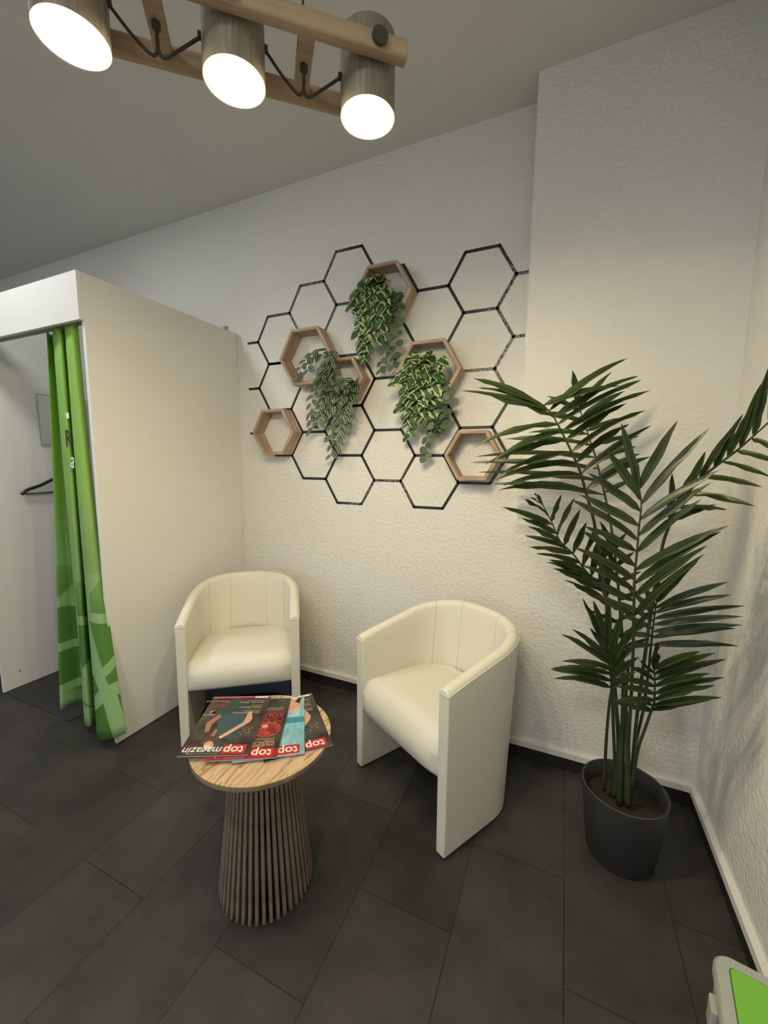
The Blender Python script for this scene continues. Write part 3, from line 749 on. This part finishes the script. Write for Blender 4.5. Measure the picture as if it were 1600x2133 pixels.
def magazine(label, NL, NR, z, th, art):
    """NL, NR: near-left and near-right corners on the table"""
    a = Vector(NL); b = Vector(NR); u = (b - a).normalized(); v = Vector((-u.y, u.x))
    c = (a + b) / 2 + v * ML / 2
    t = thing('magazine', label, 'magazine', (c.x, c.y, z), math.atan2(u.y, u.x) + PI, 'magazines fanned out on the side table')
    o = boxobj('pages', (-MW / 2, MW / 2, -ML / 2, ML / 2, 0, th), M['paper'], t, .0008)
    cov = boxobj('cover', (-MW / 2, MW / 2, -ML / 2, ML / 2, th, th + .0004), MC[{'a': 'night', 'b': 'night', 'c': 'pool'}[art]], t)
    Z = th + .0005; z1, z2, z3, z4 = Z + .0001, Z + .0002, Z + .0003, Z + .0004
    def tx(s, x, y, size, m, sx=1, z=z3, shear=0, bold=0, align='LEFT'):
        X, Y = P_(x, y); return text_obj('title_text' if size > .015 else 'cover_text', s, size, MC[m], cov, (X, Y, z), (0, 0, 0), sx, shear, bold, align)
    if art == 'a':
        decal('cover_picture', PP(.34, .80, .22, .62, .30, .40, .34, .22, .50, .12, .66, .22, .74, .36, .66, .55, .62, .66, .56, .78, .46, .74), MC['teal'], cov, z1)
        decal('cover_picture', PP(.30, .22, .36, .10, .70, .10, .78, .22, .70, .36, .40, .34), MC['teal2'], cov, z2)
        decal('cover_picture', PP(.22, .30, .16, .44, .18, .50, .50, .76, .55, .73, .28, .50, .27, .32), MC['skin'], cov, z2)
        decal('cover_picture', PP(.17, .46, .52, .76, .54, .74, .22, .50), MC['cream'], cov, z3)
        decal('cover_picture', PP(.72, .34, .86, .50, .80, .66, .74, .64, .76, .52, .68, .40), MC['skin2'], cov, z2)
        decal('cover_picture', blob(.63, .86, .014, .020, .4), MC['skin'], cov, z2)
        decal('cover_picture', blob(.66, .80, .020, .016, .4), MC['brown'], cov, z1)
        decal('cover_picture', PP(.62, .62, .66, .60, .68, .72, .62, .72), MC['skin2'], cov, z3)
        for (x, y) in ((.14, .62), (.20, .64), (.27, .63), (.32, .68), (.18, .68), (.24, .70), (.10, .60), (.13, .67), (.28, .74)):
            decal('cover_picture', blob(x, y, .0014 + .0016 * ((x * 37) % 1), .002 + .002 * ((y * 53) % 1), 0, 8), MC['gold' if (x * 91) % 1 > .5 else 'skin2'], cov, z1)
        decal('cover_picture', blob(.83, .74, .010, .007), MC['brown'], cov, z1)
        decal('cover_picture', blob(.86, .30, .012, .008), MC['pink'], cov, z1)
        decal('cover_picture', blob(.80, .31, .014, .007), MC['teal'], cov, z1)
        decal('red_box', PP(.07, .855, .40, .855, .40, .985, .07, .985), MC['red'], cov, z1)
        tx('top', .10, .885, .044, 'white', .95, bold=.0006); tx('magazin', .405, .885, .040, 'white', .88, shear=.15, bold=.0004)
        tx('BONN', .79, .845, .013, 'red', 1.1)
        tx('DAS STADTMAGAZIN FÜR BONN', .45, .968, .0056, 'cream', 1)
        decal('red_strip', PP(0, 0, 1, 0, 1, .028, 0, .028), MC['pink'], cov, z1)
        decal('price_label', PP(.05, .003, .27, .003, .27, .04, .05, .04), MC['white'], cov, z2)
        tx('EUR 4,50 2023', .07, .012, .0062, 'black', 1, z4)
        for (s, y, sz) in (('Fit in den Winter', .115, .0125), ('und gesund bleiben', .085, .008), ('Fatima Hamann', .215, .0125), ('mag Farben', .185, .008), ('Sascha Klermann', .315, .0135), ('über gute Mode', .285, .008)):
            tx(s, .09, y, sz, 'cream', .95)
        for (s, y, c_) in (('Wohnen & Genuss', .085, 'cream'), ('TOP', .115, 'red'), ('Weihnachts', .155, 'red'), ('Tipps', .195, 'red')):
            tx(s, .68, y, .011, c_, .95)
        tx('Winterzeit', .80, .345, .009, 'white')
    elif art == 'b':
        decal('red_band', PP(0, .87, 1, .87, 1, 1, 0, 1), MC['darkred'], cov, z1)
        decal('red_box', PP(.06, .86, .38, .86, .38, .985, .06, .985), MC['red'], cov, z2)
        tx('top', .09, .885, .044, 'white', .95, bold=.0006); tx('magazin', .39, .885, .040, 'white', .88, shear=.15)
        tx('DAS STADTMAGAZIN', .45, .972, .0060, 'cream', 1)
        tx('DAS PERFEKTE', .08, .815, .0115, 'tan', 1.1, bold=.0003); tx('GESCHENK', .08, .765, .022, 'tan', 1.05, bold=.0006)
        tx('VALENTINSTAG', .10, .715, .008, 'cream'); tx('FÜR DEN', .10, .742, .007, 'cream')
        decal('cover_picture', blob(.26, .57, .042, .036, 0, 26), MC['pink'], cov, z1)
        decal('cover_picture', blob(.26, .57, .040, .034, 0, 26), MC['wine'], cov, z2)
        decal('cover_picture', blob(.30, .52, .010, .009, 0, 10), MC['skin'], cov, z3)
        decal('cover_picture', PP(.05, .26, .60, .26, .60, .265, .05, .265), MC['red'], cov, z1)
        tx('MOULIN', .05, .385, .034, 'red', .80, bold=.0004); tx('ROUGE', .05, .285, .034, 'red', .85, bold=.0004)
        tx('MUSICAL DOME KÖLN', .08, .21, .010, 'cream'); tx('JETZT TICKETS SICHERN', .08, .18, .008, 'cream')
        tx('WWW', .10, .045, .007, 'cream')
    else:
        decal('cover_picture', PP(0, .40, .50, .40, .50, .50, 0, .50), MC['pool2'], cov, z1)
        decal('cover_picture', PP(.16, .04, .04, .10, .06, .22, .20, .30, .34, .30, .42, .22, .40, .06), MC['skin'], cov, z2)
        decal('cover_picture', PP(.04, .02, .10, .02, .16, .10, .08, .14), MC['black'], cov, z3)
        decal('cover_picture', PP(.36, .30, .50, .26, .55, .50, .46, .60, .40, .48), MC['skin2'], cov, z2)
        decal('cover_picture', PP(.33, .34, .40, .32, .42, .52, .40, .62, .33, .60, .30, .50), MC['black'], cov, z3)
        decal('cover_picture', PP(.36, .60, .44, .62, .46, .74, .40, .72), MC['white'], cov, z3)
        for k in range(6): tx(('Gesundheit', 'Tipps für den Sommer', 'Urlaub', 'Kultur am Rhein', 'Genuss', 'Reise')[k], .07, .36 - .028 * k, .009, 'white', .9)
        decal('red_box', PP(.07, .855, .40, .855, .40, .985, .07, .985), MC['red'], cov, z1)
        tx('top', .10, .885, .044, 'white', .95, bold=.0006); tx('magazin', .405, .885, .040, 'white', .88, shear=.15)
        decal('price_label', PP(.05, .003, .33, .003, .33, .04, .05, .04), MC['white'], cov, z2)
        tx('EUR 4,50 2023', .08, .012, .0062, 'black', 1, z4)
    return t
z = .5035
magazine('dark magazine at the bottom right of the fan, cover mostly hidden', (-.727, .813), (-.586, .961), z, .0035, 'a')
magazine('light blue magazine with a pool cover, third from the left in the fan', (-.804, .772), (-.638, .890), z + .0048, .0035, 'c')
magazine('dark red and black magazine with large red capital letters, second in the fan', (-.873, .741), (-.700, .836), z + .0096, .0035, 'b')
magazine('dark magazine on top of the fan showing a woman in a teal dress', (-.953, .717), (-.775, .807), z + .0144, .0035, 'a')

# ------------------------------------------------------------------ potted palm
PX, PY = .254, 1.495
palm = thing('potted_palm', 'tall artificial palm in a dark grey pot in the right corner', 'plant', (PX, PY, 0))
def pl_obj(name, bm, m, parent=palm, smooth=True):
    o = obj(name, bm, m, parent, smooth)
    if parent is palm: o.location = (-PX, -PY, 0)
    return o
bm = BM(); lathe(bm, [(.102, 0), (.106, .004), (.131, .243), (.132, .248), (.128, .250), (.1245, .247), (.120, .19)], 72, PX, PY, cap0=True)
auto(pl_obj('pot', bm, M['pot']), 50)
bm = BM(); lathe(bm, [(.1205, .185), (.08, .190), (.03, .193)], 48, PX, PY, cap1=True); pl_obj('soil', bm, M['soil'])
def frond(stem, rach, left, right, Yl, Yr, w=.023, seed=0, arch=.10, r0=.0055):
    """stem, rach: photo points with depth; left/right: leaflet tips from the base of the frond to its tip"""
    rnd = random.Random(seed)
    R_ = catmull([at(*p) for p in rach], 12)
    St = catmull([at(*p) for p in stem] + [R_[0]], 10)
    bm = BM(); tube(bm, St + R_[1:], r0, .0016, 7)
    fr = pl_obj('frond', bm, M['palm_stem'])
    bm = BM(); uvl = bm.loops.layers.uv.new('UVMap')
    n = len(R_)
    for tips, Yt in ((left, Yl), (right, Yr)):
        m_ = len(tips)
        for i, tp in enumerate(tips):
            f = (i + .35) / (m_ - .3) if m_ > 1 else .5
            f = min(1, f); b = R_[min(n - 1, int(f * (n - 1)))]
            Y = Yt[0] + (Yt[1] - Yt[0]) * i / max(1, m_ - 1) + rnd.uniform(-.02, .02)
            e = at(tp[0], tp[1], Y)
            if e.x > XR - .012: e.x = XR - .012
            L = (e - b).length
            upv = Vector((0, -.25, 1))
            ctrl = (b + e) / 2 + upv * (L * arch * rnd.uniform(.7, 1.3))
            rings = []; prof = PROF['palm']
            for v, ww in prof:
                c = b * (1 - v) ** 2 + ctrl * 2 * v * (1 - v) + e * v * v
                tg = ((ctrl - b) * (1 - v) + (e - ctrl) * v).normalized()
                nr = Vector((-.25 + rnd.uniform(-.45, .45), -.75, .6 + rnd.uniform(-.5, .4))); nr = (nr - tg * nr.dot(tg)).normalized(); sd = tg.cross(nr)
                W = w * ww * (1 if L > .12 else .8)
                rings.append((bm.verts.new(c - sd * W / 2 + nr * W * .16), bm.verts.new(c), bm.verts.new(c + sd * W / 2 + nr * W * .16), v))
            for a, bb in zip(rings, rings[1:]):
                for (p, q) in ((0, 1), (1, 2)):
                    fc = bm.faces.new((a[p], a[q], bb[q], bb[p])); fc.smooth = True
                    for lp, (row, idx) in zip(fc.loops, ((a, p), (a, q), (bb, q), (bb, p))): lp[uvl].uv = (0 if idx == 1 else 1, row[3])
    for v in bm.verts:
        if v.co.x > XR - .004: v.co.x = XR - .004
        if v.co.y > D2 - .004 and v.co.x > XA: v.co.y = D2 - .004
    obj('leaflets', bm, M['palm_leaf'], fr)
# tall frond arching to the upper left
frond([(1288, 1668, 1.50), (1285, 1480, 1.48), (1262, 1250, 1.42), (1240, 1100, 1.36)],
      [(1222, 1030, 1.33), (1208, 981, 1.31), (1191, 942, 1.29), (1174, 907, 1.28), (1161, 882, 1.27), (1146, 858, 1.265), (1124, 843, 1.26)],
      [(1036, 1022), (1048, 1012), (1028, 1002), (1040, 990), (1010, 968), (1026, 962), (986, 932), (960, 814), (996, 808), (984, 788)],
      [(1358, 951), (1358, 886), (1311, 884), (1346, 855), (1306, 840), (1357, 813), (1337, 791), (1331, 783), (1306, 747), (1292, 803)],
      (1.22, 1.18), (1.38, 1.32), .0245, 1, .10)
# the central upright frond
frond([(1302, 1672, 1.47), (1312, 1500, 1.43), (1318, 1380, 1.38)],
      [(1320, 1292, 1.34), (1321, 1240, 1.32), (1322, 1200, 1.31), (1327, 1150, 1.30), (1331, 1100, 1.29), (1336, 1050, 1.28), (1330, 1008, 1.275)],
      [(1235, 1240), (1225, 1210), (1212, 1178), (1196, 1140), (1208, 1104), (1216, 1096), (1188, 1040), (1204, 1030), (1225, 985), (1262, 935), (1294, 880)],
      [(1468, 1154), (1474, 1136), (1504, 1106), (1520, 1094), (1462, 1040), (1482, 1005), (1500, 978), (1479, 891), (1412, 876)],
      (1.24, 1.26), (1.22, 1.24), .0235, 2, .06)
# right frond leaving the picture
frond([(1312, 1670, 1.48), (1326, 1500, 1.45), (1350, 1320, 1.42), (1368, 1200, 1.40), (1382, 1130, 1.39)],
      [(1394, 1096, 1.38), (1406, 1064, 1.37), (1432, 1029, 1.36), (1465, 993, 1.35), (1504, 962, 1.33), (1537, 937, 1.31), (1570, 908, 1.29), (1610, 872, 1.26), (1660, 830, 1.22)],
      [(1400, 985), (1440, 985), (1470, 940), (1530, 885), (1548, 862), (1568, 848), (1585, 800), (1602, 762), (1632, 745), (1660, 735)],
      [(1492, 1050), (1515, 1062), (1574, 1055), (1588, 1015), (1612, 997), (1640, 972), (1645, 948), (1655, 925), (1670, 890)],
      (1.34, 1.20), (1.30, 1.20), .019, 3, .05)
# lower left frond
frond([(1284, 1660, 1.52), (1275, 1450, 1.54), (1272, 1330, 1.55)],
      [(1265, 1254, 1.55), (1248, 1217, 1.54), (1221, 1190, 1.53), (1194, 1154, 1.52), (1167, 1127, 1.51), (1149, 1087, 1.50), (1127, 1045, 1.49)],
      [(1176, 1208), (1165, 1191), (1152, 1184), (1138, 1171), (1144, 1166), (1117, 1153), (1103, 1140), (1093, 1116), (1100, 1096), (1086, 1079), (1045, 1056), (1090, 1039), (1100, 1036)],
      [(1275, 1140), (1262, 1125), (1248, 1116), (1240, 1100), (1223, 1087), (1210, 1060), (1198, 1036), (1170, 1030), (1112, 1025)],
      (1.46, 1.42), (1.48, 1.44), .022, 4, .05)
# frond behind the tall one
frond([(1296, 1655, 1.53), (1300, 1450, 1.57), (1290, 1250, 1.60), (1275, 1110, 1.62)],
      [(1262, 1040, 1.63), (1250, 990, 1.63), (1240, 950, 1.63), (1225, 905, 1.62), (1212, 865, 1.62), (1205, 840, 1.61)],
      [(1020, 1008), (992, 984), (978, 964), (988, 952), (1050, 915), (1100, 901), (1120, 860), (1139, 825), (1192, 771)],
      [(1320, 1000), (1335, 944), (1326, 930), (1331, 910), (1310, 870), (1303, 814), (1274, 775)],
      (1.60, 1.60), (1.66, 1.62), .025, 5, .06)
# right, middle height
frond([(1308, 1660, 1.50), (1322, 1560, 1.48), (1340, 1480, 1.46), (1352, 1390, 1.44)],
      [(1356, 1347, 1.43), (1360, 1310, 1.42), (1364, 1279, 1.41), (1369, 1250, 1.41)],
      [(1300, 1350), (1296, 1320), (1290, 1280), (1287, 1252), (1308, 1226), (1337, 1216), (1372, 1205)],
      [(1540, 1346), (1534, 1309), (1548, 1302), (1549, 1284), (1553, 1262), (1526, 1239), (1519, 1212), (1454, 1168)],
      (1.40, 1.40), (1.36, 1.34), .021, 6, .06)
# right, low
frond([(1316, 1640, 1.46), (1329, 1562, 1.43), (1345, 1515, 1.41)],
      [(1356, 1483, 1.40), (1363, 1462, 1.39), (1364, 1436, 1.38), (1364, 1410, 1.37), (1362, 1390, 1.36)],
      [(1282, 1465), (1290, 1448), (1276, 1462), (1284, 1430), (1292, 1415), (1311, 1388), (1326, 1368), (1371, 1336)],
      [(1481, 1458), (1505, 1453), (1490, 1428), (1510, 1411), (1481, 1403), (1514, 1373), (1492, 1360), (1460, 1357)],
      (1.33, 1.30), (1.30, 1.28), .021, 7, .06)
# left, low
frond([(1258, 1646, 1.49), (1263, 1541, 1.46), (1269, 1470, 1.44)],
      [(1274, 1436, 1.43), (1276, 1397, 1.42), (1273, 1376, 1.41), (1262, 1345, 1.40)],
      [(1153, 1414), (1148, 1396), (1145, 1394), (1170, 1378), (1168, 1321), (1190, 1310), (1229, 1308), (1212, 1245), (1235, 1250)],
      [(1325, 1400), (1330, 1370), (1321, 1345), (1310, 1320), (1363, 1267), (1300, 1270), (1269, 1242)],
      (1.34, 1.34), (1.36, 1.36), .021, 8, .12)
# short dark frond in the middle of the clump
frond([(1294, 1660, 1.52), (1296, 1500, 1.52), (1298, 1400, 1.52)],
      [(1298, 1360, 1.52), (1296, 1310, 1.51), (1290, 1250, 1.50), (1284, 1190, 1.49), (1276, 1130, 1.48)],
      [(1240, 1330), (1236, 1300), (1228, 1272), (1222, 1236), (1226, 1200), (1228, 1160), (1236, 1120), (1250, 1085)],
      [(1352, 1330), (1350, 1300), (1340, 1268), (1344, 1230), (1336, 1190), (1322, 1150), (1306, 1110)],
      (1.45, 1.44), (1.47, 1.46), .022, 9, .04)
# bare sheathed stems in the pot
for k, pts in enumerate(([(1290, 1676, 1.47), (1294, 1560, 1.47), (1303, 1450, 1.46), (1310, 1380, 1.44)],
                         [(1308, 1678, 1.46), (1308, 1600, 1.46), (1306, 1500, 1.46), (1290, 1360, 1.46)],
                         [(1278, 1660, 1.50), (1290, 1560, 1.50), (1280, 1450, 1.51), (1268, 1380, 1.52)])):
    bm = BM(); tube(bm, catmull([at(*p) for p in pts], 8), .0105, .0040, 9); pl_obj('stem', bm, M['palm_stem'])

# ------------------------------------------------------------------ pendant lamp with three tubular shades
d = Vector((.75437, .65645, 0)); nrm = Vector((d.y, -d.x, 0))
LC = Vector((-.645, .700, 0))
lamp = thing('pendant_lamp', 'wooden beam pendant lamp with three lit tubular shades', 'lamp', (LC.x, LC.y, 2.10), math.atan2(d.y, d.x))
# local frame: x along the beams, y away from the camera, z up
SP = .274; RT = .059; ZR = .076; OFF = .080
for y in (-OFF + .004, OFF):
    bm = BM(); h = .0145; L_ = SP + .060; prof = []
    for a in range(0, 360, 30):
        ra = math.radians(a); prof.append((math.copysign(abs(math.cos(ra)) ** .55, math.cos(ra)) * .0145, math.copysign(abs(math.sin(ra)) ** .55, math.sin(ra)) * .0195))
    r_ = [[bm.verts.new((x, y + q[0], ZR + q[1])) for q in prof] for x in (-L_, L_)]
    for i in range(12): bm.faces.new((r_[0][i], r_[0][(i + 1) % 12], r_[1][(i + 1) % 12], r_[1][i]))
    bm.faces.new(r_[0]); bm.faces.new(r_[1])
    bev(obj('beam', bm, M['beam'], lamp), .003)
for x in (-SP / 2, SP / 2):
    bm = BM(); box(bm, x - .016, x + .016, -OFF + .010, OFF - .010, ZR - .010, ZR + .010); o = obj('crossbar', bm, M['beam'], lamp); bev(o, .002)
    bm = BM(); tube(bm, [(x, 0, ZR + .008), (x, 0, ZC - 2.10)], .0022, seg=8); obj('suspension_cord', bm, M['cord'], lamp, True)
    bm = BM(); tube(bm, [(x, 0, ZR - .020), (x, 0, ZR - .008)], .008, seg=14); obj('cord_grip', bm, M['cord'], lamp, True)
bm = BM(); lathe(bm, [(.05, ZC - 2.10 - .025), (.05, ZC - 2.10)], 32, cap0=True, cap1=True); obj('ceiling_rose', bm, M['knob'], lamp)
bm = BM(); tube(bm, [(0, 0, .13), (0, 0, ZC - 2.10 - .02)], .003, seg=8); obj('power_cord', bm, M['cord'], lamp, True)
for k in (-1, 0, 1):
    bm = BM(); lathe(bm, [(RT, 0), (RT, .150), (RT - .008, .155), (.01, .156)], 64, k * SP, 0, cap1=True)
    sh = auto(obj('shade', bm, M['shade'], lamp), 45)
    bm = BM(); lathe(bm, [(RT, -.0002), (RT - .0025, -.0002), (RT - .0025, .149), (.005, .150)], 64, k * SP, 0, cap1=True)
    auto(obj('shade_lining', bm, M['shade_inner'], sh), 45)
    # bulb
    bm = BM(); lathe(bm, [(.003, -.011), (.011, -.009), (.019, -.002), (.0225, .009), (.0225, .021), (.0175, .048), (.0125, .080)], 32, k * SP, 0, cap0=True, cap1=True)
    obj('bulb', bm, M['bulb'], sh, True)
    bm = BM(); lathe(bm, [(.0135, .080), (.016, .084), (.016, .15)], 24, k * SP, 0, cap0=True); obj('socket', bm, M['shade_inner'], sh, True)
    for s in (-1, 1):
        bm = BM(); tube(bm, [(k * SP, s * (RT - .001), ZR), (k * SP, s * (OFF - .013), ZR)], .010, seg=16); obj('pivot', bm, M['knob'], sh, True)
        bm = BM(); tube(bm, [(k * SP, s * (OFF + .0125), ZR), (k * SP, s * (OFF + .0185), ZR)], .016, seg=28); obj('wing_disc', bm, M['knob'], sh)
for x0, sgn in ((SP / 2, 1), (SP / 2, -1), (-SP / 2, 1), (-SP / 2, -1)):
    bm = BM()
    tube(bm, catmull([(x0, 0, ZR - .018), (x0, .006, ZR - .045), (x0 + sgn * .010, .010, ZR - .058), (x0 + sgn * .040, .004, ZR - .040), (x0 + sgn * (SP / 2 - RT + .001), 0, ZR - .005 * (1 + sgn))], 8), .003, seg=8)
    tube(bm, [(x0 + sgn * (SP / 2 - RT - .006), 0, ZR - .005 * (1 + sgn)), (x0 + sgn * (SP / 2 - RT + .004), 0, ZR - .005 * (1 + sgn))], .007, seg=12)
    obj('cable', bm, M['cord'], lamp, True)

# ------------------------------------------------------------------ plastic box at the lower right
t = thing('storage_box', 'grey plastic box with a lime green lid at the lower right', 'box', (.318, .884, 0), math.radians(-9))
def rr(x0, x1, y0, y1, r, n=6):
    out = []
    for cx_, cy_, a0 in ((x1 - r, y1 - r, 0), (x0 + r, y1 - r, 90), (x0 + r, y0 + r, 180), (x1 - r, y0 + r, 270)):
        for i in range(n + 1):
            a = math.radians(a0 + 90 * i / n); out.append((cx_ + r * math.cos(a), cy_ + r * math.sin(a)))
    return out
def loft(bm, loops, cap0=True, cap1=True):
    rs = [[bm.verts.new((x, y, z)) for x, y in lp] for lp, z in loops]
    n = len(rs[0])
    for a, b in zip(rs, rs[1:]):
        for i in range(n): bm.faces.new((a[i], a[(i + 1) % n], b[(i + 1) % n], b[i]))
    if cap0: bm.faces.new(rs[0])
    if cap1: bm.faces.new(rs[-1])
BW, BL, BH = .185, .30, .415
bm = BM(); loft(bm, [(rr(.012, BW - .012, -BL + .012, -.012, .022), 0), (rr(.004, BW - .004, -BL + .004, -.004, .026), BH - .02)])
auto(obj('body', bm, M['box_grey'], t), 40)
bm = BM(); loft(bm, [(rr(0, BW, -BL, 0, .028), BH - .022), (rr(0, BW, -BL, 0, .028), BH - .006), (rr(.004, BW - .004, -BL + .004, -.004, .026), BH)])
lid = auto(obj('lid', bm, M['box_grey'], t), 40)
bm = BM(); loft(bm, [(rr(.0225, BW - .0225, -BL + .0225, -.0225, .010), BH), (rr(.0225, BW - .0225, -BL + .0225, -.0225, .010), BH + .0008)]); obj('groove', bm, M['line_green'], lid)
bm = BM(); loft(bm, [(rr(.024, BW - .024, -BL + .024, -.024, .009), BH), (rr(.024, BW - .024, -BL + .024, -.024, .009), BH + .0018)]); obj('green_panel', bm, M['box_green'], lid)
bm = BM(); box(bm, -.009, .004, -.10, -.066, BH - .075, BH - .024); bev(obj('clip', bm, M['box_grey'], t), .004, 3)
